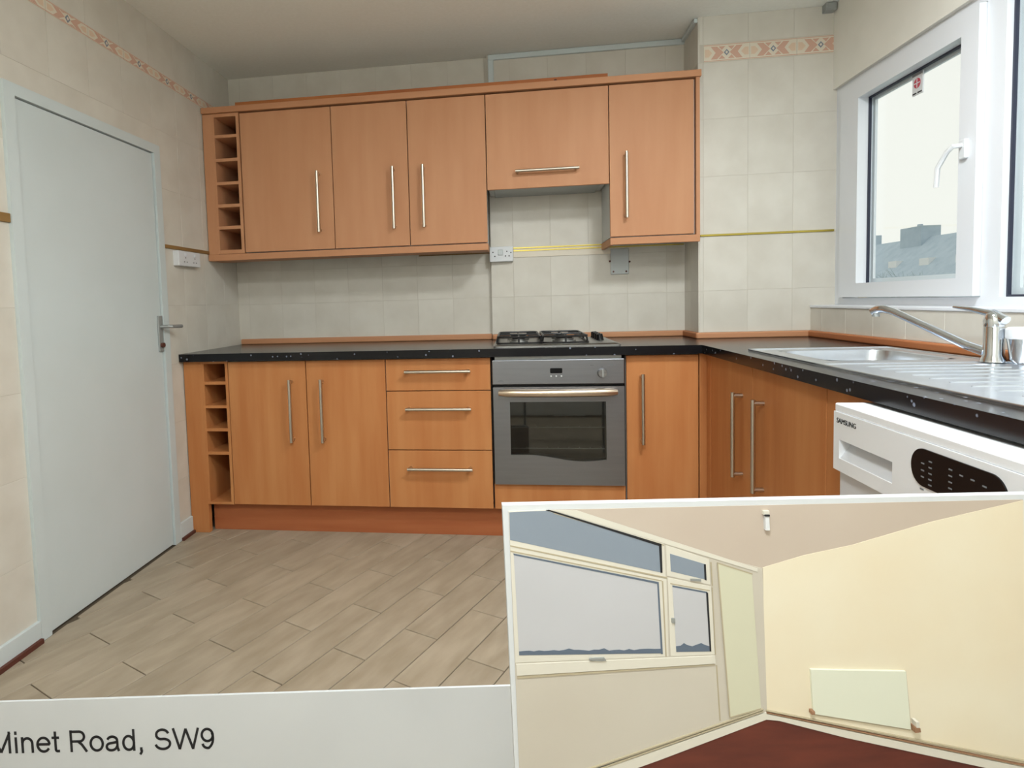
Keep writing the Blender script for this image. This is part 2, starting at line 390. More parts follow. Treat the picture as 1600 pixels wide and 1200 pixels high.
# ------------------------------------------------------------------ window
w1 = struct('window_1', (3.19, -.7, SZ))
FX0, FX1 = 3.158, 3.225
obj('window_frame', B((FX0, FX1, .30, YP - .004, SZ, 2.068), (FX0, FX1, -1.9, .30, SZ + .006, 1.082), (FX0, FX1, -1.9, .30, 2.032, 2.068), (FX0, FX1, -.612, -.535, 1.082, 2.032), (FX0, FX1, -1.9, -1.82, 1.082, 2.032)), M_upvc, w1)
SY0, SY1, SZ0, SZ1 = -.532, .292, 1.086, 2.03        # opening sash
GY0, GY1, GZ0, GZ1 = -.455, .150, 1.148, 1.955
sx = FX0 - .022
sash = obj('opening_sash', B((sx, FX1 - .01, SY0, GY0, SZ0, SZ1), (sx, FX1 - .01, GY1, SY1, SZ0, SZ1), (sx, FX1 - .01, GY0, GY1, SZ0, GZ0), (sx, FX1 - .01, GY0, GY1, GZ1, SZ1)), M_upvc, w1)
def ring(x0, x1, y0, y1, z0, z1, w): return B((x0, x1, y0, y0 + w, z0, z1), (x0, x1, y1 - w, y1, z0, z1), (x0, x1, y0 + w, y1 - w, z0, z0 + w), (x0, x1, y0 + w, y1 - w, z1 - w, z1))
obj('gasket', B((3.178, 3.188, GY0 - .002, GY0 + .007, GZ0, GZ1), (3.178, 3.188, GY1 - .007, GY1 + .002, GZ0, GZ1), (3.178, 3.188, GY0 + .007, GY1 - .007, GZ1 - .007, GZ1 + .002)), M_bead, sash)
obj('glazing_bead', ring(3.196, 3.206, GY0 - .002, GY1 + .002, GZ0 - .002, GZ1 + .002, .02), M_upvc, sash)
obj('pane', B((3.190, 3.194, GY0 - .004, GY1 + .004, GZ0 - .004, GZ1 + .004)), M_glass, sash)
hd = obj('window_handle', B((sx - .012, sx + .002, GY0 - .046, GY0 - .016, 1.545, 1.61), bev=.004), M_wplas, sash)
obj('lever', T([(sx - .012, GY0 - .03, 1.59), (sx - .038, GY0 - .03, 1.588), (sx - .042, GY0 - .01, 1.575), (sx - .044, GY0 + .03, 1.53), (sx - .044, GY0 + .036, 1.465)], .008, 8), M_wplas, hd, smooth=True)
obj('gasket', ring(3.178, 3.188, -1.822, -.61, 1.08, 2.034, .009), M_bead, w1)
obj('pane', B((3.190, 3.194, -1.825, -.608, 1.078, 2.036)), M_glass, w1)
obj('glazing_bead', ring(3.196, 3.206, -1.82, -.61, 1.08, 2.034, .03), M_upvc, w1)
tg = thing('window_tag', 'small paper tag with a red round emblem stuck on window glass', 'tag', (3.187, -.15, 1.86))
obj('tag_paper', B((3.1845, 3.1895, -.187, -.128, 1.862, 1.943)), M_wplas, tg)
obj('tag_header', B((3.1835, 3.1846, -.187, -.128, 1.934, 1.943)), M_grey, tg)
bm = bmesh.new(); prism(bm, [(-.157 + .019 * math.cos(t), 1.905 + .019 * math.sin(t)) for t in [2 * math.pi * k / 20 for k in range(20)]], lambda u_, v_: (3.1846, u_, v_), lambda u_, v_: (3.1832, u_, v_))
em = obj('red_emblem', bm, M_red, tg)
obj('emblem_cross', B((3.1828, 3.1833, -.159, -.155, 1.888, 1.922), (3.1828, 3.1833, -.174, -.140, 1.903, 1.907)), M_wplas, em)
obj('tag_small_print', B((3.1836, 3.1846, -.153, -.131, 1.866, 1.871), (3.1836, 3.1846, -.184, -.160, 1.866, 1.871)), M_ink, tg)

# ================================================================== kitchen units
def v_handle(parent, x, z0, z1, yf, loc_axis='y', mname=None):
    """vertical bar handle standing off a front face at y=yf (axis y) or x=yf (axis x)"""
    bm = bmesh.new(); so = .034; zz = (z0, z1)
    P = (lambda d, z: (x, yf - d, z)) if loc_axis == 'y' else (lambda d, z: (yf - d, x, z))
    tube(bm, [P(so, z0), P(so, z1)], .0078, 10)
    for z in (z0 + .012, z1 - .012): tube(bm, [P(-.001, z), P(so, z)], .008, 8)
    return obj('handle', bm, M_hand, parent, smooth=True)
def h_handle(parent, x0, x1, z, yf):
    bm = bmesh.new(); so = .034
    tube(bm, [(x0, yf - so, z), (x1, yf - so, z)], .0078, 10)
    for x in (x0 + .012, x1 - .012): tube(bm, [(x, yf + .001, z), (x, yf - so, z)], .008, 8)
    return obj('handle', bm, M_hand, parent, smooth=True)
def front(name, parent, x0, x1, z0, z1, yf, m, th=.018):
    return obj(name, B((x0 + .002, x1 - .002, yf, yf + th, z0 + .002, z1 - .002), bev=.0015), m, parent)
def carcass(parent, x0, x1, y0, y1, z0, z1, m=None):
    t = .016
    return obj('carcass', B((x0, x0 + t, y0, y1, z0, z1), (x1 - t, x1, y0, y1, z0, z1), (x0 + t, x1 - t, y0, y1, z0, z0 + t), (x0 + t, x1 - t, y0, y1, z1 - t, z1), (x0 + t, x1 - t, y1 - .008, y1, z0 + t, z1 - t)), m or M_carc, parent)
YW = .308; ZT, ZB = .858, .146; WT, WB = 2.144, 1.412
GU = 'kitchen wall units'; GB = 'kitchen base units'
# --- wall wine rack
t = thing('wall_wine_rack', 'narrow beech wine rack with six open cells between the wall units and door wall', 'wine rack', (.11, YW, WB), GU)
obj('filler_post', B((.004, .060, YW, YW + .03, 1.408, 2.148), bev=.0015), M_uw, t)
for x0, x1 in ((.060, .070), (.192, .208)): obj('side_panel', B((x0, x1, YW, .598, 1.41, 2.148)), M_uw, t)
for z0, z1 in ((2.131, 2.148), (2.022, 2.038), (1.898, 1.914), (1.776, 1.792), (1.657, 1.674), (1.541, 1.558), (1.410, 1.431)):
    obj('shelf', B((.070, .192, YW + .001, .598, z0, z1)), M_uw, t)
obj('back_panel', B((.070, .192, .585, .598, 1.43, 2.131)), M_dark, t)  # back coloured near black, shade of the deep cells painted in
# --- wall cabinets
t = thing('wall_cabinet', 'wide single-door beech wall cabinet next to the wall wine rack', 'cabinet', (.46, YW, WB), GU)
carcass(t, .210, .708, YW + .019, .60, WB, WT); d = front('door', t, .212, .709, WB, WT, YW, M_uw); v_handle(d, .634, 1.500, 1.812, YW)
t = thing('wall_cabinet', 'two-door beech wall cabinet with its pair of handles side by side', 'cabinet', (1.108, YW, WB), GU)
carcass(t, .710, 1.498, YW + .019, .60, WB, WT)
d = front('door', t, .709, 1.108, WB, WT, YW, M_uw); v_handle(d, 1.031, 1.500, 1.812, YW)
d = front('door', t, 1.108, 1.506, WB, WT, YW, M_uw); v_handle(d, 1.186, 1.500, 1.812, YW)
t = thing('hood_cabinet', 'short beech flap-door cabinet above the hob with a horizontal handle', 'cabinet', (1.806, YW, 1.671), GU)
carcass(t, 1.513, 2.098, YW + .019, .60, 1.69, WT); d = front('flap_door', t, 1.506, 2.104, 1.671, WT, YW, M_uw); h_handle(d, 1.649, 1.957, 1.752, YW)
obj('extractor_plate', B((1.54, 2.07, YW + .03, .58, 1.678, 1.692), bev=.003), M_plate, t)
t = thing('wall_cabinet', 'tall single-door beech wall cabinet against the tiled pier', 'cabinet', (2.31, YW, WB), GU)
carcass(t, 2.108, 2.505, YW + .019, .60, WB, WT); d = front('door', t, 2.104, 2.500, WB, WT, YW, M_uw); v_handle(d, 2.180, 1.500, 1.816, YW)
obj('end_panel', B((2.507, 2.524, YW - .004, .60, 1.408, 2.148)), M_uw, t)
c = obj('cornice_board', B((.004, 2.530, YW - .012, .60, 2.150, 2.181), bev=.002), M_uh, None, (1.26, YW, 2.15)); tag(c, 'long beech cornice board along the top of the wall units', 'board')
c = obj('pelmet_board', B((.004, 1.506, YW - .006, .45, 1.374, 1.408), bev=.002), M_uh, None, (.75, YW, 1.374)); tag(c, 'long beech light rail under the three left wall units', 'board')
t = thing('pelmet_board', 'short beech light rail with a side return under the cabinet by the pier', 'board', (2.3, YW, 1.374))
obj('front_rail', B((2.104, 2.524, YW - .006, YW + .014, 1.374, 1.408), bev=.002), M_uh, t); obj('side_return', B((2.104, 2.122, YW + .014, .60, 1.374, 1.408), bev=.002), M_uh, t)
t = thing('loose_plank', 'thin orange wooden plank lying on the cornice of the wall units', 'plank', (1.1, .42, 2.181))
pk = obj('plank', B((.145, 2.117, .41, .43, 2.181, 2.236)), M_plank, t)
obj('knot', T([(1.86, .4095, 2.219), (1.86, .411, 2.219)], .009, 10), M_brown, t)

# --- base wine rack
t = thing('base_wine_rack', 'narrow beech base wine rack of five cells with a full-height post', 'wine rack', (.12, 0, 0), GB)
obj('post', B((.004, .098, 0, .03, 0, .862), bev=.002), M_bw, t)
for x0, x1 in ((.098, .110), (.220, .234)): obj('side_panel', B((x0, x1, .0005, .58, .146, .862)), M_bw, t)
for z0, z1 in ((.848, .862), (.745, .760), (.628, .642), (.513, .528), (.396, .411), (.146, .158)):
    obj('shelf', B((.110, .220, .001, .58, z0, z1)), M_bw, t)
obj('back_panel', B((.110, .220, .56, .58, .158, .848)), M_dark, t)  # near-black back carries the darkness of the unlit cells
# --- base cabinets
t = thing('base_cabinet', 'two-door beech base cabinet with two long handles beside the base wine rack', 'cabinet', (.63, 0, 0), GB)
carcass(t, .236, 1.020, .019, .58, ZB, ZT)
d = front('door', t, .235, .631, ZB, ZT, 0, M_bw); v_handle(d, .558, .465, .768, 0)
d = front('door', t, .631, 1.022, ZB, ZT, 0, M_bw); v_handle(d, .713, .465, .768, 0)
for x in (.30, .95): obj('adjustable_leg', T([(x, .3, 0), (x, .3, ZB)], .02, 10), M_black, t)
t = thing('drawer_unit', 'beech base unit of three drawers beside the oven', 'drawers', (1.27, 0, 0), GB)
carcass(t, 1.024, 1.512, .019, .58, ZB, ZT)
for z0, z1, hz in ((.705, ZT, .798), (.424, .705, .623), (ZB, .424, .340)):
    d = front('drawer', t, 1.022, 1.517, z0, z1, 0, M_bw); h_handle(d, 1.118, 1.424, hz, 0)
for x in (1.1, 1.45): obj('adjustable_leg', T([(x, .3, 0), (x, .3, ZB)], .02, 10), M_black, t)
t = thing('oven_housing', 'beech housing unit around the built-in oven with a plain lower panel', 'cabinet', (1.816, 0, 0), GB)
obj('lower_panel', B((1.523, 2.112, 0, .018, ZB + .002, .266), bev=.0015), M_bw, t)
obj('side_panel', B((1.5165, 1.521, .02, .58, ZB, .86)), M_dark, t); obj('side_panel', B((2.1135, 2.1170, .02, .58, ZB, .86)), M_dark, t)  # shade of the gaps beside the oven put into the panel colour
obj('base_panel', B((1.521, 2.1135, .02, .58, ZB, .262)), M_inner, t)
for x in (1.6, 2.05): obj('adjustable_leg', T([(x, .3, 0), (x, .3, ZB)], .02, 10), M_black, t)
t = thing('base_cabinet', 'narrow single-door beech base cabinet between the oven and the corner', 'cabinet', (2.27, 0, 0), GB)
carcass(t, 2.119, 2.428, .019, .58, ZB, ZT)
d = front('door', t, 2.118, 2.428, ZB, ZT, 0, M_bw); v_handle(d, 2.185, .461, .775, 0)
obj('corner_post', B((2.431, 2.478, 0, .04, ZB, .862), (2.460, 2.478, -.055, 0, ZB, .862), bev=.0015), M_bw, t)
for x in (2.2, 2.4): obj('adjustable_leg', T([(x, .3, 0), (x, .3, ZB)], .02, 10), M_black, t)
# sink run along the window wall, fronts at x = 2.46
XR = 2.46
t = thing('sink_cabinet', 'two-door beech cabinet under the sink beside the white dishwasher', 'cabinet', (2.7, -.6, 0), GB)
obj('carcass', B((XR + .019, 3.0, -.075, -.059, ZB, .68), (XR + .019, 3.0, -1.2, -1.184, ZB, ZT), (XR + .019, 3.0, -1.184, -.075, ZB, ZB + .016)), M_carc, t)
d = obj('door', B((XR, XR + .018, -.508, -.059, ZB + .002, ZT - .002), bev=.0015), M_bw, t); v_handle(d, -.415, .433, .752, XR, 'x')
d = obj('door', B((XR, XR + .018, -1.012, -.512, ZB + .002, ZT - .002), bev=.0015), M_bw, t); v_handle(d, -.605, .433, .755, XR, 'x')
obj('end_filler', B((XR, XR + .018, -1.218, -1.016, ZB + .002, .862), bev=.0015), M_bw, t)
for y_ in (-.2, -1.0): obj('adjustable_leg', T([(2.7, y_, 0), (2.7, y_, ZB)], .02, 10), M_black, t)
t = thing('plinth_board', 'long reddish beech plinth board along the floor under the base units', 'board', (1.3, .05, 0))
obj('back_run', B((.099, 2.53, .05, .066, 0, ZB - .001), bev=.001), M_bh, t); obj('window_run', B((2.515, 2.53, -1.21, .05, 0, ZB - .001), bev=.001), M_by, t)

# --- worktop (L shape, with the bowl cut-out)
BX0, BX1, BY0, BY1 = 2.575, 2.925, -.79, -.425
wt = obj('worktop', B((.002, 2.432, -.032, .636, .862, .9), (2.432, 2.536, -.4, .607, .862, .9), (2.536, XW, -.4, YP, .862, .9), (2.432, BX0 - .01, -1.86, -.4, .862, .9), (BX1 + .01, XW, -1.86, -.4, .862, .9), (BX0 - .01, BX1 + .01, BY1 + .01, -.4, .862, .9), (BX0 - .01, BX1 + .01, -1.86, BY0 - .01, .862, .9)), M_top, None, (1.3, .3, .862))
tag(wt, 'glossy black flecked L-shaped worktop over the beech base units', 'worktop')

# --- oven
t = thing('oven', 'built-in stainless steel oven with a dark glass door under the hob', 'oven', (1.816, 0, .268))
OY = -.018
obj('oven_body', B((1.530, 2.106, .03, .55, .272, .855)), M_dark, t)
obj('top_trim', B((1.536, 2.098, OY + .012, .03, .846, .8605)), M_plate, t)
cp = obj('control_panel', B((1.524, 2.109, OY, .03, .733, .845), bev=.003), M_oven, t)
bm = bmesh.new(); prism(bm, rrect(1.784, 1.838, .783, .806, .004), lambda x, z: (x, OY - .0015, z), lambda x, z: (x, OY + .002, z)); obj('clock_display', bm, M_black, cp)
for x in (1.788, 1.811, 1.834): obj('button', T([(x, OY + .001, .770), (x, OY - .004, .770)], .0035, 10), M_wplas, cp, smooth=True)
kb = obj('oven_knob', T([(2.012, OY + .001, .782), (2.012, OY - .006, .782), (2.012, OY - .022, .782)], .02, 20, [.022, .021, .018]), M_steel, cp, smooth=True)
obj('knob_grip', B((2.009, 2.015, OY - .026, OY - .02, .765, .799)), M_plate, kb)
obj('control_markings', B((1.548, 1.575, OY - .0006, OY + .001, .7455, .7475), (1.556, 1.570, OY - .0006, OY + .001, .751, .754), (1.960, 1.976, OY - .0006, OY + .001, .815, .818), (2.046, 2.064, OY - .0006, OY + .001, .815, .818), (2.010, 2.014, OY - .0006, OY + .001, .807, .811)), M_grey, cp)
obj('vent_gap', B((1.526, 2.107, OY + .02, .03, .722, .733)), M_black, t)
# oven door: steel frame round a wavy-bottomed window
def wavy(n=24):
    x0, x1, zt = 1.601, 2.028, .653
    bot = []
    for k in range(n + 1):
        u_ = k / n; x = x0 + (x1 - x0) * u_
        s = u_ * u_ * (3 - 2 * u_) if u_ < 1 else 1
        w_ = min(1, max(0, (u_ - .2) / .55)); bot.append((x, .408 - .028 * w_ * w_ * (3 - 2 * w_) + .008 * max(0, (u_ - .75) / .25) ** 2))
    return bot, x0, x1, zt
bot, gx0, gx1, gzt = wavy()
dx0, dx1, dz0, dz1 = 1.526, 2.108, .270, .721
bm = bmesh.new()
def slab(pts): prism(bm, pts, lambda x, z: (x, OY, z), lambda x, z: (x, .028, z))
slab([(dx0, dz0), (gx0, dz0), (gx0, dz1), (dx0, dz1)]); slab([(gx1, dz0), (dx1, dz0), (dx1, dz1), (gx1, dz1)]); slab([(gx0, gzt), (gx1, gzt), (gx1, dz1), (gx0, dz1)])
for (xa, za), (xb, zb) in zip(bot, bot[1:]): slab([(xa, dz0), (xb, dz0), (xb, zb), (xa, za)])
bmesh.ops.remove_doubles(bm, verts=bm.verts, dist=1e-5)
od = obj('oven_door', bm, M_oven, t)
bm = bmesh.new(); prism(bm, [(gx0 - .001, gzt + .001)] + [(x, z - .001) for x, z in bot] + [(gx1 + .001, gzt + .001)], lambda x, z: (x, OY + .003, z), lambda x, z: (x, OY + .008, z))
M_og = mat('tinted_oven_glass', (30, 32, 30), .06)
def oven_glass():
    nt = M_og.node_tree; nt.nodes.clear(); o = nt.nodes.new('ShaderNodeOutputMaterial'); mx = nt.nodes.new('ShaderNodeMixShader'); f = nt.nodes.new('ShaderNodeValue'); f.outputs[0].default_value = .07
    tr = nt.nodes.new('ShaderNodeBsdfTransparent'); gl = nt.nodes.new('ShaderNodeBsdfGlossy'); gl.inputs['Roughness'].default_value = .03; tr.inputs[0].default_value = (.55, .57, .55, 1)
    nt.links.new(f.outputs[0], mx.inputs[0]); nt.links.new(tr.outputs[0], mx.inputs[1]); nt.links.new(gl.outputs[0], mx.inputs[2]); nt.links.new(mx.outputs[0], o.inputs[0])
oven_glass()
obj('door_glass', bm, M_og, od)
n = 14; hp = [(1.552 + .520 * k / n, OY - .030 - .018 * math.sin(math.pi * k / n), .700) for k in range(n + 1)]
bm = tube(bmesh.new(), hp, .019, 14, [.012] + [.0185] * (n - 1) + [.012]); 
for x in (1.566, 2.058): tube(bm, [(x, OY + .001, .700), (x, OY - .034, .700)], .010, 10)
obj('door_handle', bm, M_bronze, od, smooth=True)
# cavity and shelves seen through the glass

for z in (.531, .433):
    bm = bmesh.new(); tube(bm, [(1.606, .006, z), (2.024, .006, z)], .0028, 6)
    for k in range(9): tube(bm, [(1.625 + k * .048, .006, z), (1.625 + k * .048, .026, z + .002)], .0018, 6)
    obj('wire_shelf', bm, M_steel, t)
obj('inner_heating_bar', T([(1.80, .012, .585), (1.94, .012, .585)], .002, 6), M_steel, t)

# --- hob
t = thing('gas_hob', 'stainless steel gas hob with black pan supports set in the worktop', 'hob', (1.816, .28, .9))
bm = bmesh.new(); A = rrect(1.530, 2.104, .02, .525, .02); Bq = rrect(1.545, 2.090, .035, .51, .02)
a_ = [bm.verts.new((x, y_, .8995)) for x, y_ in A]; b_ = [bm.verts.new((x, y_, .906)) for x, y_ in A]; c_ = [bm.verts.new((x, y_, .912)) for x, y_ in Bq]
for P_, Q_ in ((a_, b_), (b_, c_)):
    for i in range(len(A)): bm.faces.new((P_[i], P_[(i + 1) % len(A)], Q_[(i + 1) % len(A)], Q_[i]))
bm.faces.new(c_); bm.faces.new(a_[::-1])
obj('hob_plate', bm, M_steel, t)
for bx, by, br in ((1.648, .155, .036), (1.648, .395, .045), (1.862, .155, .045), (1.862, .395, .036)):
    bu = obj('burner', lathe(bmesh.new(), bx, by, [(br * 1.25, .911), (br * 1.2, .922), (br, .924), (br, .931)], 20), M_steel, t, smooth=True)
    obj('burner_cap', lathe(bmesh.new(), bx, by, [(br * .86, .931), (br * .9, .934), (br * .8, .938)], 20), M_blackm, bu, smooth=True)
for gx in (1.648, 1.862):
    x0, x1, y0, y1, zt = gx - .098, gx + .098, .055, .49, .945
    bm = bmesh.new(); lp = [Vector((x, y_, zt)) for x, y_ in rrect(x0, x1, y0, y1, .03, 4)]
    tube(bm, lp + [lp[0]], .005, 8, cap=False)
    lo = [Vector((p.x + (p.x - gx) * .06, p.y + (p.y - .27) * .03, .917)) for p in lp]; tube(bm, lo + [lo[0]], .004, 8, cap=False)
    for x, y_ in ((x0, .11), (x0, .27), (x0, .43), (x1, .11), (x1, .27), (x1, .43)):
        s = 1 if x > gx else -1
        tube(bm, [(x + s * .006, y_, .914), (x + s * .003, y_, .935), (x - s * .004, y_, zt), (x - s * .055, y_, zt)], .0045, 8)
    for y_ in (y0, y1): tube(bm, [(gx, y_, .914), (gx, y_, zt), (gx, y_ + (.06 if y_ < .2 else -.06), zt)], .0045, 8)
    tube(bm, [(gx, .215, zt), (gx, .33, zt)], .0045, 8); tube(bm, [(x0, .27, zt), (x1, .27, zt)], .0045, 8)
    obj('pan_support', bm, M_blackm, t, smooth=True)
for k in range(4):
    y_ = .24 + k * .07; obj('hob_knob', T([(2.040, y_, .9115), (2.040, y_, .918), (2.038, y_, .942)], .016, 14, [.02, .017, .014]), M_black, t, smooth=True)

# --- sink and tap
t = thing('sink', 'stainless steel inset sink with a ridged drainer under the window', 'sink', (2.75, -.95, .9))
SX0, SX1, SY0_, SY1_ = 2.505, 2.990, -1.60, -.345
bm = bmesh.new(); zt = .9065
def zface(pts, z=zt): prism(bm, pts, lambda x, y_: (x, y_, .8995), lambda x, y_: (x, y_, z))
hole = rrect(BX0, BX1, BY0, BY1, .05, 5); outer = rrect(SX0, SX1, SY0_, SY1_, .03, 4)
for x0, x1, y0, y1 in ((SX0, SX1, BY1, SY1_), (SX0, BX0, BY0, BY1), (BX1, SX1, BY0, BY1), (SX0, SX1, -.86, BY0)): zface([(x0, y0), (x1, y0), (x1, y1), (x0, y1)], .9045)
zface([(SX0, SY0_), (SX1, SY0_), (SX1, -.86), (SX0, -.86)], .9025)
top_rim = obj('sink_top', bm, M_sink, t)
bm = bmesh.new()
for z0, x0, x1, y0, y1 in ((.906, SX0, SX0 + .012, SY0_, SY1_), (.906, SX1 - .012, SX1, SY0_, SY1_), (.906, SX0, SX1, SY1_ - .012, SY1_), (.906, SX0, SX1, SY0_, SY0_ + .012)): add_box(bm, x0, x1, y0, y1, .8996, z0 + .0015, .002)
obj('raised_rim', bm, M_sink, t)
bm = bmesh.new(); rings = []
for ins, z in ((-.004, .9048), (.004, .903), (.010, .88), (.018, .77), (.05, .752)):
    rings.append([bm.verts.new((x, y_, z)) for x, y_ in rrect(BX0 + ins, BX1 - ins, BY0 + ins, BY1 - ins, .06, 6)])
for P_, Q_ in zip(rings, rings[1:]):
    for i in range(len(P_)): bm.faces.new((P_[i], P_[(i + 1) % len(P_)], Q_[(i + 1) % len(P_)], Q_[i]))
bm.faces.new(rings[-1])
bowl = obj('bowl', bm, M_sink, t, smooth=True)
obj('waste_plug', lathe(bmesh.new(), 2.75, -.61, [(.04, .7515), (.038, .756), (.02, .754)], 20), M_chrome, bowl, smooth=True)
for k in range(9):
    y_ = -.93 - k * .065
    obj('drainer_ridge', T([(2.60, y_, .899), (2.615, y_, .9005), (2.90, y_, .9005), (2.915, y_, .899)], .0048, 8), M_sink, t, smooth=True)
t = thing('mixer_tap', 'chrome mixer tap with a long raised spout behind the sink', 'tap', (2.961, -.872, .9045))
tx, ty = 2.961, -.872
obj('tap_body', lathe(bmesh.new(), tx, ty, [(.030, .9045), (.029, .912), (.0235, .925), (.0235, 1.002), (.0225, 1.004)], 24), M_chrome, t, smooth=True)
sc = [(tx - .012, ty + .012, .932), (tx - .03, ty + .06, .948), (tx - .075, ty + .21, 1.012), (tx - .10, ty + .275, 1.043), (tx - .112, ty + .305, 1.052), (tx - .120, ty + .325, 1.050), (tx - .126, ty + .340, 1.042)]
sp_ = obj('spout', T(sc, .011, 12, [.014, .013, .0115, .012, .013, .014, .0145]), M_chrome, t, smooth=True)
obj('aerator', T([(tx - .122, ty + .331, 1.044), (tx - .122, ty + .331, 1.026)], .0115, 12), M_plate, sp_, smooth=True)
lv = obj('lever_cap', T([(tx, ty, 1.004), (tx, ty, 1.02), (tx, ty - .004, 1.036), (tx, ty - .008, 1.044)], .02, 18, [.0235, .0245, .021, .010]), M_chrome, t, smooth=True)
obj('lever', T([(tx + .006, ty - .03, 1.020), (tx, ty, 1.038), (tx - .02, ty + .06, 1.052), (tx - .032, ty + .11, 1.058)], .006, 10, [.014, .012, .007, .0035]), M_chrome, lv, smooth=True)
t = thing('metal_cup', 'shiny metal cup with a white rim beside the mixer tap', 'cup', (3.012, -.905, .9))
obj('cup_body', lathe(bmesh.new(), 2.998, -.925, [(.022, .9045), (.030, .915), (.036, .965), (.037, .972), (.033, .972), (.030, .93)], 24), M_chrome, t, smooth=True)
obj('cup_rim', lathe(bmesh.new(), 2.998, -.925, [(.038, .972), (.040, .978), (.040, .998), (.034, 1.003)], 24), M_wplas, t, smooth=True)

# --- dishwasher
DX = 2.37; DA, DB = -1.832, -1.232
t = thing('dishwasher', 'white freestanding dishwasher with a black control strip under the worktop', 'dishwasher', (2.7, -1.53, 0))
obj('dishwasher_body', B((2.405, 2.98, DA, DB, .02, .835)), M_app, t)
obj('dishwasher_top', B((2.372, 2.99, DA, DB, .835, .854), bev=.003), M_app, t)
for x in (2.45, 2.93):
    for y_ in (DA + .05, DB - .05): obj('foot', T([(x, y_, 0), (x, y_, .021)], .018, 10), M_black, t)
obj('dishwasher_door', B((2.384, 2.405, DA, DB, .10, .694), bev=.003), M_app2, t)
HY0, HY1, HZ0, HZ1 = -1.452, -1.256, .728, .772
pa = obj('control_fascia', B((DX, 2.405, DA, HY0, .698, .835), (DX, 2.405, HY1, DB, .698, .835), (DX, 2.405, HY0, HY1, HZ1, .835), (DX, 2.405, HY0, HY1, .698, HZ0)), M_app, t)
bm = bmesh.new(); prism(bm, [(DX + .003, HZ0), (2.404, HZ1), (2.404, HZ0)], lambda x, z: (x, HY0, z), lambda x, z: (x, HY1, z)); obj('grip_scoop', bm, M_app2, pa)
bm = bmesh.new(); prism(bm, rrect(-1.735, -1.512, .752, .822, .034, 8), lambda y_, z: (DX + .002, y_, z), lambda y_, z: (DX - .0025, y_, z)); ds = obj('display_strip', bm, M_black, pa)
bm = bmesh.new()
for y_, zs in ((-1.545, (.795, .782, .770)), (-1.565, (.803, .792, .781, .770, .76)), (-1.615, (.803, .792, .781, .770, .76)), (-1.64, (.80, .765)), (-1.665, (.80, .765)), (-1.69, (.797,)), (-1.712, (.785,))):
    for z in zs: add_box(bm, DX - .0032, DX - .002, y_ - .004, y_ + .004, z - .0012, z + .0012)
obj('display_marks', bm, M_grey, ds)
obj('fascia_marks', B((DX - .0006, DX + .001, -1.545, -1.535, .744, .747), (DX - .0006, DX + .001, -1.58, -1.568, .738, .741), (DX - .0006, DX + .001, -1.775, -1.76, .80, .804), (DX - .0006, DX + .001, -1.775, -1.76, .785, .788)), M_grey, pa)
mx_ = Matrix(((0, 0, -1, DX - .0004), (-1, 0, 0, -1.2455), (0, 1, 0, .8105), (0, 0, 0, 1)))
text_mesh('SAMSUNG', .0165, .0005, M_ink, pa, mx_, xs=1.05)

# ------------------------------------------------------------------ two ceiling lamps out of view, added to brighten the kitchen
M_fill_lamp = mat('fill_diffuser', (255, 250, 240), .5); M_fill_lamp.node_tree.nodes['Principled BSDF'].inputs['Emission Color'].default_value = (.97, .99, 1, 1); M_fill_lamp.node_tree.nodes['Principled BSDF'].inputs['Emission Strength'].default_value = 9
for LX, LY, LW, LL in FILL_LAMPS:
    t = thing('added_ceiling_lamp', LL, 'lamp', (LX, LY, ZC), 'added ceiling lamps')
    obj('added_lamp_base', lathe(bmesh.new(), LX, LY, [(.20, ZC - .03), (.21, ZC - .025), (.21, ZC - .0005), (.20, ZC)], 32), M_wplas, t, smooth=True)
    obj('added_lamp_diffuser', lathe(bmesh.new(), LX, LY, [(.06, ZC - .075), (.13, ZC - .066), (.18, ZC - .045), (.195, ZC - .0301)], 32), M_fill_lamp, t, smooth=True)
    ld = bpy.data.lights.new('fill_light', 'AREA'); ld.shape = 'DISK'; ld.size = .4; ld.energy = LW; ld.color = (.92, .98, 1)
    lo_ = bpy.data.objects.new('fill_light', ld); COL.objects.link(lo_); lo_.parent = t; lo_.location = (0, 0, -.08)
# ------------------------------------------------------------------ sockets and plates
t = thing('wall_socket', 'white double socket box on the left wall below the oak strip', 'socket', (0, .06, 1.33))
sb = obj('socket_box', B((-.002, .030, -.030, .168, 1.332, 1.405), bev=.003), M_wplas, t)
for y_ in (.03, .115): obj('socket_switch', B((.030, .034, y_ - .006, y_ + .006, 1.382, 1.395)), M_upvc, sb)
obj('socket_holes', B(*[(.0296, .0306, y_ + dy - .004, y_ + dy + .004, z - .002, z + .002) for y_ in (.03, .115) for dy, z in ((0, 1.372), (-.012, 1.352), (.012, 1.352))]), M_black, sb)
t = thing('cooker_switch', 'white surface socket box on the back wall at the end of brass strip', 'socket', (1.565, YJ, 1.33))
sb = obj('socket_box', B((1.502, 1.630, YJ - .040, YJ - .004, 1.330, 1.412), bev=.003), M_wplas, t)
obj('socket_rocker', B((1.548, 1.575, YJ - .045, YJ - .04, 1.365, 1.395), bev=.002), M_plate, sb)
obj('socket_holes', B(*[(x - .003, x + .003, YJ - .0406, YJ - .039, z - .003, z + .003) for x, z in ((1.520, 1.382), (1.530, 1.36), (1.596, 1.385), (1.618, 1.378), (1.588, 1.360), (1.608, 1.360))]), M_black, sb)
t = thing('blanking_plate', 'grey metal plate screwed to the tiles under the cabinet by the pier', 'plate', (2.2, YJ, 1.24))
bp_ = obj('plate', B((2.151, 2.246, YJ - .012, YJ - .004, 1.240, 1.378), bev=.002), M_plate, t)
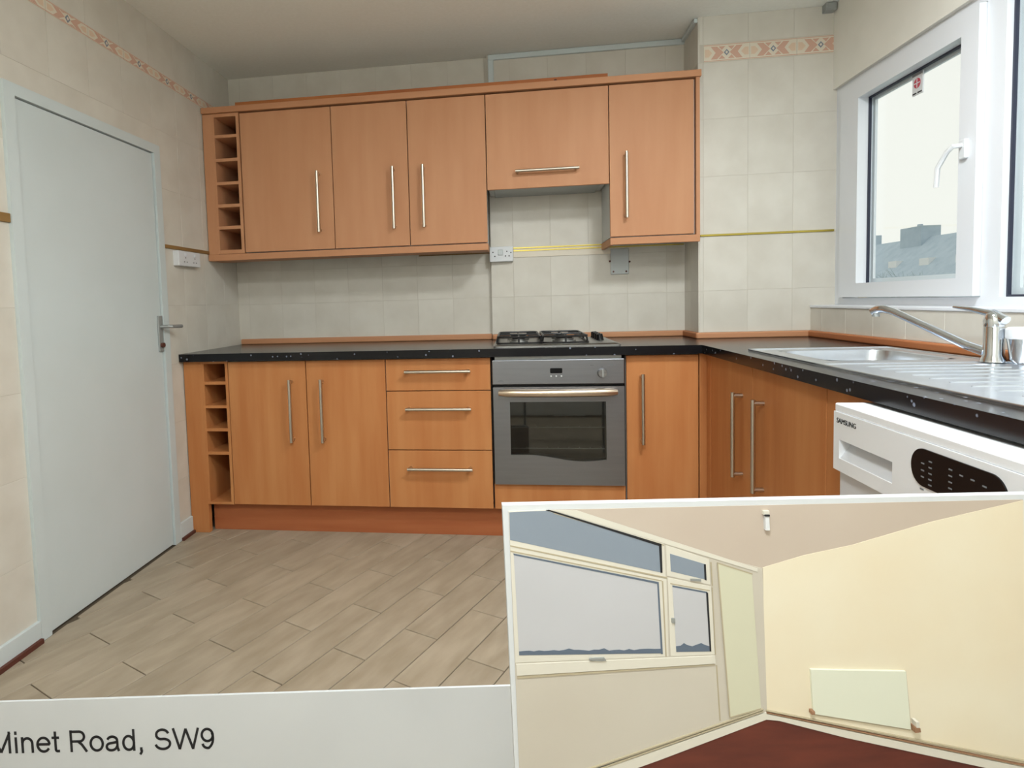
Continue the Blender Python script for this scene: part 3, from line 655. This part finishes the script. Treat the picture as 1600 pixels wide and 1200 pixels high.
for x, z in ((2.165, 1.255), (2.232, 1.255), (2.147, 1.312), (2.250, 1.306)): obj('screw', T([(x, YJ - .004, z), (x, YJ - .0145, z)], .005, 10), M_brown, bp_, smooth=True)
t = thing('junction_box', 'small grey box on the tiled pier above the border tiles', 'box', (3.13, YP, 2.415))
jb = obj('box_body', B((3.088, 3.135, YP - .045, YP - .004, 2.413, ZC - .001), bev=.003), M_plate, t)
obj('box_lid', B((3.092, 3.131, YP - .048, YP - .045, 2.417, ZC - .005), bev=.001), M_plate, jb)

# ================================================================== outside the window; haze and overexposed paleness put into the colours
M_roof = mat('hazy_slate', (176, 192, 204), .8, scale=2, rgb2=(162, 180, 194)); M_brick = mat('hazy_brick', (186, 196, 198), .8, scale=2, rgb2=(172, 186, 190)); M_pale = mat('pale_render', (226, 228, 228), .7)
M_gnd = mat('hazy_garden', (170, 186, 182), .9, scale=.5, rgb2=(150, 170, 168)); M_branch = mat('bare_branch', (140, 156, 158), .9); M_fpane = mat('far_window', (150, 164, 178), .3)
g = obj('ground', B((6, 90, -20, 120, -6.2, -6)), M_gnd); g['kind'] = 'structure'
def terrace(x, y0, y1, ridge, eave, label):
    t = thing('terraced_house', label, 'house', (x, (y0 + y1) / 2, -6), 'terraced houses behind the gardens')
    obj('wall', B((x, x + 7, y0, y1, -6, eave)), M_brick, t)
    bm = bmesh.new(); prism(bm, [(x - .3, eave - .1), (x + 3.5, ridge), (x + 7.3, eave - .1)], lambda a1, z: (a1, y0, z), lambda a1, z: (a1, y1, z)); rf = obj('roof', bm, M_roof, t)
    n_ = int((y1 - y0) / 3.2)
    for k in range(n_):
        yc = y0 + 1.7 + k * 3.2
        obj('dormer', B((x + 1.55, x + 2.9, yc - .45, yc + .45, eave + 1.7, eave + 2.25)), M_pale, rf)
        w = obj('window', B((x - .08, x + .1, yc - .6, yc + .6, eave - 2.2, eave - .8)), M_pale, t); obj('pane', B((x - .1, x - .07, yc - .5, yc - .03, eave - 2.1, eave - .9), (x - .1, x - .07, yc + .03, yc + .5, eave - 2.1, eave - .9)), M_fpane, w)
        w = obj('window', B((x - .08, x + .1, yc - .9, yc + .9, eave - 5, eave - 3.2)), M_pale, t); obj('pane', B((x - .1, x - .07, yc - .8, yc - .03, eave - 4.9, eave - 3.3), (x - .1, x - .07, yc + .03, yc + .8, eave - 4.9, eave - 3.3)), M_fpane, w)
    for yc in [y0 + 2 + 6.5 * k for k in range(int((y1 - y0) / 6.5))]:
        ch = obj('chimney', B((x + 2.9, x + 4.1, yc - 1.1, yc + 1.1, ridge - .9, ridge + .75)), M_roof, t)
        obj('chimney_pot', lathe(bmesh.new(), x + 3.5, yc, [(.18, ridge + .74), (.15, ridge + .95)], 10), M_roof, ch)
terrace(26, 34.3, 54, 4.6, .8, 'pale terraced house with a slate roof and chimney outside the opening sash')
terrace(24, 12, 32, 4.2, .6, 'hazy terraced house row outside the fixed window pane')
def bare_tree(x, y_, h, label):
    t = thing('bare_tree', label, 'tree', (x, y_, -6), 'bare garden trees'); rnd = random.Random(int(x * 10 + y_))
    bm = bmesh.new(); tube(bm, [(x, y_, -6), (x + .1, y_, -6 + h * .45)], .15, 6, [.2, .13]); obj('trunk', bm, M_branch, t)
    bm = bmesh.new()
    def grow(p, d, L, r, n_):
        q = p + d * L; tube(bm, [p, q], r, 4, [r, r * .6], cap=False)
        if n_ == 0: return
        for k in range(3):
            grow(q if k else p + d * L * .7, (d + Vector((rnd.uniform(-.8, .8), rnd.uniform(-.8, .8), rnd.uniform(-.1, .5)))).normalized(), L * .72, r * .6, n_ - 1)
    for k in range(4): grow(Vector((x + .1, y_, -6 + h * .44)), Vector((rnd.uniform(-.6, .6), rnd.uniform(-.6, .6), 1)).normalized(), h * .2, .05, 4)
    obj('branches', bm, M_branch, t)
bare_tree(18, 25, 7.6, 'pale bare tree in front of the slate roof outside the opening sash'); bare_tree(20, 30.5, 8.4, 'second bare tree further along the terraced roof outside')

# ================================================================== printed boards standing on the kitchen floor
RT = Vector((.99081486, .13522545, 0)); FW = Vector((-.13522545, .99081486, 0))
# caption sheet: a low white card with the address
O2 = Vector((1.45484296, -1.45224251, 0))
cs = thing('caption_card', 'low white paper card printed with a street address in black', 'card', (O2 + RT * -.5))
def cpt(s, z, d=0): p = O2 + RT * s - FW * d; return (p.x, p.y, z)
bm = bmesh.new(); prism(bm, [(-1.22, 0), (.26, 0), (.26, .2485), (-1.22, .2445)], lambda s, z: cpt(s, z, -.006), lambda s, z: cpt(s, z, 0)); obj('card_sheet', bm, M_paper, cs)
for s in (-.9, 0.05):
    bm = bmesh.new(); prism(bm, [(0, 0), (.12, 0), (0, .16)], lambda d, z: cpt(s - .01, z, -d - .004), lambda d, z: cpt(s + .01, z, -d - .004)); obj('card_foot', bm, M_paper, cs)
CAPX, CAPZ, SW = .0470, .0500, .058
def arc(cx, cy, rx, ry, a0, a1, n_=14): return [(cx + rx * math.cos(math.radians(a0 + (a1 - a0) * k / n_)), cy + ry * math.sin(math.radians(a0 + (a1 - a0) * k / n_))) for k in range(n_ + 1)]
GL = {  # strokes in cap heights, advance width
 'M': (1.163, [[(.16, 0), (.16, 1)], [(.13, .96), (.58, .04)], [(.58, .04), (1.03, .96)], [(1.0, 0), (1.0, 1)]]),
 'i': (.310, [[(.155, 0), (.155, .725)], [(.155, .87), (.155, 1)]]),
 'n': (.777, [[(.15, 0), (.15, .725)], [(.15, .42)] + arc(.39, .43, .235, .25, 170, 0) + [(.625, 0)]]),
 'e': (.777, [[(.09, .38), (.67, .38)], arc(.385, .363, .29, .325, 3, 325, 24)]),
 't': (.388, [[(.19, .96), (.19, .17)] + arc(.28, .13, .09, .085, 180, 290, 6) + [(.37, .05)], [(.03, .68), (.36, .68)]]),
 'R': (1.008, [[(.17, 0), (.17, 1)], [(.17, .945), (.55, .945)] + arc(.58, .715, .225, .23, 90, -90, 12) + [(.17, .485)], [(.50, .485), (.68, .33), (.90, 0)]]),
 'o': (.777, [arc(.388, .363, .29, .325, 0, 360, 28)]),
 'a': (.777, [arc(.37, .5, .23, .175, 165, 10, 10) + [(.605, .45), (.605, .16), (.66, 0)], [(.605, .42), (.32, .375)] + arc(.275, .2, .19, .165, 100, 270, 10) + arc(.32, .33, .29, .295, 270, 345, 8)]),
 'd': (.777, [[(.625, 0), (.625, 1)], arc(.375, .363, .255, .325, 0, 360, 26)]),
 ',': (.388, [[(.19, .13), (.19, 0)], [(.21, .02), (.20, -.08), (.13, -.18)]]),
 ' ': (.388, []),
 'S': (.931, [arc(.46, .73, .29, .225, 15, 180, 12) + arc(.40, .70, .23, .19, 190, 262, 6) + arc(.50, .32, .31, .20, 85, 0, 8) + arc(.465, .29, .345, .245, 0, -170, 14)]),
 'W': (1.318, [[(.06, 1), (.34, .03)], [(.34, .03), (.66, .97)], [(.66, .97), (.98, .03)], [(.98, .03), (1.26, 1)]]),
 '9': (.777, [arc(.375, .66, .265, .285, 0, 360, 26), arc(.33, .52, .315, .47, 30, -60, 12) + arc(.37, .28, .24, .235, 285, 190, 8)]),
}
def letter(ch, x0):
    bm = bmesh.new()
    for st in GL[ch][1]:
        for (xa, ya), (xb, yb) in zip(st, st[1:]):
            L_ = math.hypot(xb - xa, yb - ya)
            if L_ < 1e-6: continue
            ex, ey = (xb - xa) / L_ * .012, (yb - ya) / L_ * .012; nx, ny = -(yb - ya) / L_ * SW, (xb - xa) / L_ * SW
            q = [(xa - ex + nx, ya - ey + ny), (xa - ex - nx, ya - ey - ny), (xb + ex - nx, yb + ey - ny), (xb + ex + nx, yb + ey + ny)]
            P_ = lambda d: (lambda u_, v_: cpt(-1.0345 + (x0 + u_) * CAPX, .1252 + v_ * CAPZ - .0004 * (x0 + u_), d))
            prism(bm, q, P_(-.0003), P_(.0006))
    obj('letter', bm, M_ink, cs)
cx_ = 0
for ch in 'Minet Road, SW9':
    if GL[ch][1]: letter(ch, cx_)
    cx_ += GL[ch][0]

# framed room print: an upright board with a picture of an empty room in low relief
O1 = Vector((1.51839892, -1.91792549, 0))
rb = thing('room_print_board', 'white-bordered printed picture of an empty cream room standing before the oven units', 'picture', (O1 + RT * .47))
def rpt(u_, v_): return (.0009143681 * u_ + 5.8108e-06 * v_ - .638227, -2.74472e-05 * u_ - .000943642 * v_ + 1.595916)
def rp3(s, z, d=0): p = O1 + RT * s - FW * d; return (p.x, p.y, z)
def flat(name, pts, d0, d1, m, parent=None, px=True):
    bm = bmesh.new(); q = [rpt(*p) for p in pts] if px else pts
    prism(bm, q, lambda s, z: rp3(s, z, d0 * .001), lambda s, z: rp3(s, z, d1 * .001)); return obj(name, bm, m, parent or rb)
M_pc = mat('print_ceiling', (195, 181, 167), .6, scale=4, rgb2=(189, 173, 158)); M_pw = mat('print_cream_wall', (198, 191, 178), .6, scale=4, rgb2=(193, 185, 171))
M_py = mat('print_yellow_wall', (229, 220, 197), .6, scale=5, rgb2=(226, 212, 184)); M_pf = mat('print_red_floor', (106, 48, 34), .5, scale=9, stretch=(1, 1, 5), rgb2=(84, 35, 26))
M_pp = mat('print_pale_panel', (204, 202, 178), .6); M_ps = mat('print_sky', (190, 190, 194), .6, scale=3, rgb2=(185, 185, 188)); M_pu = mat('print_grey_pane', (132, 142, 154), .6, scale=5, rgb2=(132, 143, 156))
M_pt = mat('print_treeline', (92, 104, 120), .7); M_pk = mat('print_line', (176, 164, 138), .7); M_pfr = mat('print_frame', (214, 209, 196), .6); M_prd = mat('print_radiator', (220, 222, 204), .6); M_pbr = mat('print_brown', (150, 112, 84), .7)
flat('board', [(791, 790), (1606, 773), (1618, 1252), (800, 1268)], -12, 0, M_paper)
flat('printed_ceiling', [(862, 797), (1592, 781), (1592, 830), (1197, 905), (1185, 900)], 0, .6, M_pc)
flat('printed_yellow_wall', [(1191, 885), (1255, 866), (1330, 850), (1450, 815), (1592, 782), (1608, 1220), (1195, 1116)], 0, 1.2, M_py)
ww = flat('printed_window_wall', [(800, 799), (862, 797), (1030, 840), (1120, 868), (1190, 886), (1197, 1112), (1000, 1175), (880, 1215), (806, 1240)], 0, 1.6, M_pw)
flat('printed_floor', [(870, 1240), (1025, 1186), (1195, 1122), (1215, 1124), (1320, 1151), (1609, 1214), (1609, 1245), (870, 1250)], 0, 1.9, M_pf)
# window band
uf = flat('upper_window', [(800, 799), (866, 797), (1038, 848), (1040, 900), (801, 852)], 1.6, 2.2, M_pfr)
flat('pane', [(801, 800), (858, 797.5), (1031, 851), (1033, 892), (801, 842)], 2.2, 2.5, M_pu, uf)
flat('shadow_line', [(857, 796.5), (862, 796), (1034, 848), (1035, 892), (1032, 892), (1030, 851)], 2.2, 2.9, M_ink, uf)
uf = flat('upper_side_window', [(1041, 850), (1107, 872), (1109, 911), (1042, 897)], 1.6, 2.2, M_pfr)
flat('pane', [(1047, 863), (1101, 879), (1102, 903), (1048, 890)], 2.2, 2.5, M_pu, uf); flat('pane_edge', [(1099, 879), (1102, 879), (1103, 904), (1100, 903)], 2.5, 2.9, M_ink, uf)
flat('catch', [(1078, 901), (1094, 902), (1094, 905), (1078, 904)], 2.5, 4, M_plate, uf)
mf = flat('main_window', [(801, 852), (1041, 902), (1043, 1022), (804, 1032)], 1.6, 2.3, M_pfr)
pn = flat('pane', [(806, 864), (1028, 908), (1032.5, 1017), (810, 1020)], 2.3, 2.6, M_ps, mf)
tl = [(810, 1020), (810, 1014)] + [(810 + k * 7.8, 1014.5 - .12 * k + random.uniform(-1.8, .6) - (3 if k in (10, 17, 28) else 0)) for k in range(1, 28)] + [(1032, 1010), (1032.5, 1017)]
flat('treeline', tl, 2.6, 2.8, M_pt, mf)
flat('pane_edge', [(805, 862.5), (1029, 906.5), (1034, 1018), (1031, 1018), (1026.5, 909), (806, 865)], 2.6, 3.0, M_pt, mf)
flat('stay_handle', [(919, 1024), (942, 1023), (945, 1027), (938, 1028), (919, 1027)], 2.3, 5, M_plate, mf)
mf = flat('side_window', [(1043, 900), (1110, 914), (1115, 1019), (1046, 1022)], 1.6, 2.3, M_pfr)
flat('pane', [(1050, 913), (1104, 923), (1108, 1014), (1055, 1015)], 2.3, 2.6, M_ps, mf)
flat('treeline', [(1055, 1015), (1054.5, 1006), (1062, 1005), (1067, 1001), (1072, 1004), (1080, 1006), (1088, 1003), (1094, 1001), (1100, 1004), (1107, 1006), (1108, 1014)], 2.6, 2.8, M_pt, mf)
flat('pane_edge', [(1102, 922), (1105, 923), (1109.5, 1014), (1107, 1014)], 2.6, 3, M_ink, mf); flat('pane_edge', [(1050, 911.5), (1104, 921.5), (1104, 924), (1050, 914)], 2.6, 2.8, M_pt, mf)
flat('catch', [(1048, 962), (1053, 962), (1053, 969), (1048, 969)], 2.3, 4.5, M_plate, mf)
for a1 in ([(801, 850), (1042, 899), (1042, 901), (801, 852)], [(806, 1044), (1043, 1031), (1043, 1033), (806, 1047)], [(806, 1053), (1115, 1034), (1115, 1036), (806, 1057)], [(1117, 1036), (1119, 1036), (1124, 1124), (1122, 1124)], [(1043, 905), (1044.5, 905), (1048, 1022), (1046, 1022)]):
    flat('moulding_line', a1, 1.6, 2.0 if a1[0][0] > 1040 else 2.6, M_pk)
for a1 in ([(1034, 905), (1036, 905), (1040, 1022), (1038, 1022)], [(801, 858), (1034, 904), (1034, 905.5), (801, 860)], [(866, 798), (1038, 849), (1038, 851), (870, 802)], [(1111, 915), (1112.5, 915), (1117, 1019), (1115.5, 1019)], [(1047, 908), (1108, 919), (1108, 920.5), (1047, 909.5)], [(1109, 876), (1111, 876), (1113, 912), (1111, 912)]):
    flat('moulding_line', a1, 2.2, 2.7, M_pk)
flat('window_sill', [(805, 1034), (1115, 1021), (1116, 1033), (806, 1052)], 1.6, 3.2, M_pfr)
flat('head_rail', [(868, 797), (905, 797), (1182, 886), (1182, 891), (1040, 848)], 1.6, 2.4, M_pfr)
pp_ = flat('cupboard_panel', [(1120, 877), (1173, 894), (1187, 1104), (1138, 1118)], 1.6, 2.8, M_pp)
for a1 in ([(1120, 876), (1174, 893), (1174, 895), (1120, 878)], [(1119, 876), (1121, 876), (1139, 1118), (1137, 1118)], [(1138, 1117), (1187, 1103), (1187, 1105), (1138, 1119)]): flat('panel_edge', a1, 2.8, 3.1, M_pk, pp_)
flat('skirting_board', [(890, 1216), (1195, 1110), (1195, 1121), (1025, 1186), (925, 1222)], 1.6, 3.4, M_pfr)
for o_ in (0, 6): flat('pipe', [(895, 1206 + o_), (1190, 1104 + o_ * .5), (1190, 1105.3 + o_ * .5), (895, 1208 + o_)], 1.6, 4.0, M_pk)
flat('skirting_board', [(1195, 1112), (1609, 1199), (1609, 1213), (1320, 1150), (1215, 1123), (1195, 1121)], 1.2, 3.4, M_pfr)
for o_ in (0, 5): flat('pipe', [(1195, 1106 + o_ * .6), (1609, 1188 + o_ * 1.3), (1609, 1190 + o_ * 1.3), (1195, 1107.4 + o_ * .6)], 1.2, 4.2, M_pbr if o_ else M_pk)
rd = flat('radiator', [(1263.5, 1041.5), (1412, 1044.5), (1421, 1136), (1268, 1111)], 1.2, 4.5, M_prd)
flat('radiator_edge', [(1411, 1044.5), (1413.5, 1045), (1423, 1136), (1421, 1138.5), (1268, 1113.5), (1268, 1110), (1419.5, 1134)], 1.2, 3, M_pk, rd)
flat('valve', [(1422, 1128), (1431, 1130), (1432, 1136), (1423, 1137)], 1.2, 10, M_pbr, rd); flat('valve_cap', [(1424, 1120), (1429, 1120), (1430, 1129), (1425, 1129)], 1.2, 10, M_pfr, rd); flat('valve', [(1263, 1105), (1268, 1105), (1268, 1110), (1263, 1110)], 1.2, 8, M_pbr, rd)
pd = flat('pendant_lamp_holder', [(1192, 803), (1198, 803), (1199, 826), (1193, 826)], .6, 6, M_wplas); flat('lamp_rose', [(1190, 797), (1199, 797), (1199, 803), (1190, 803)], .6, 5, M_pfr, pd); flat('holder_ring', [(1191.5, 802), (1198.5, 802), (1198.5, 804.5), (1191.5, 804.5)], .6, 7, M_ink, pd)
# stand of the board
for s in (.18, .76):
    bm = bmesh.new(); tube(bm, [rp3(s, 0, -.028), rp3(s, .66, -.020)], .009, 10); lg = obj('stand_leg', bm, M_plate, rb, smooth=True)
    bm = bmesh.new(); tube(bm, [rp3(s, .008, .10), rp3(s, .008, -.16)], .008, 10); obj('stand_foot', bm, M_plate, lg, smooth=True)
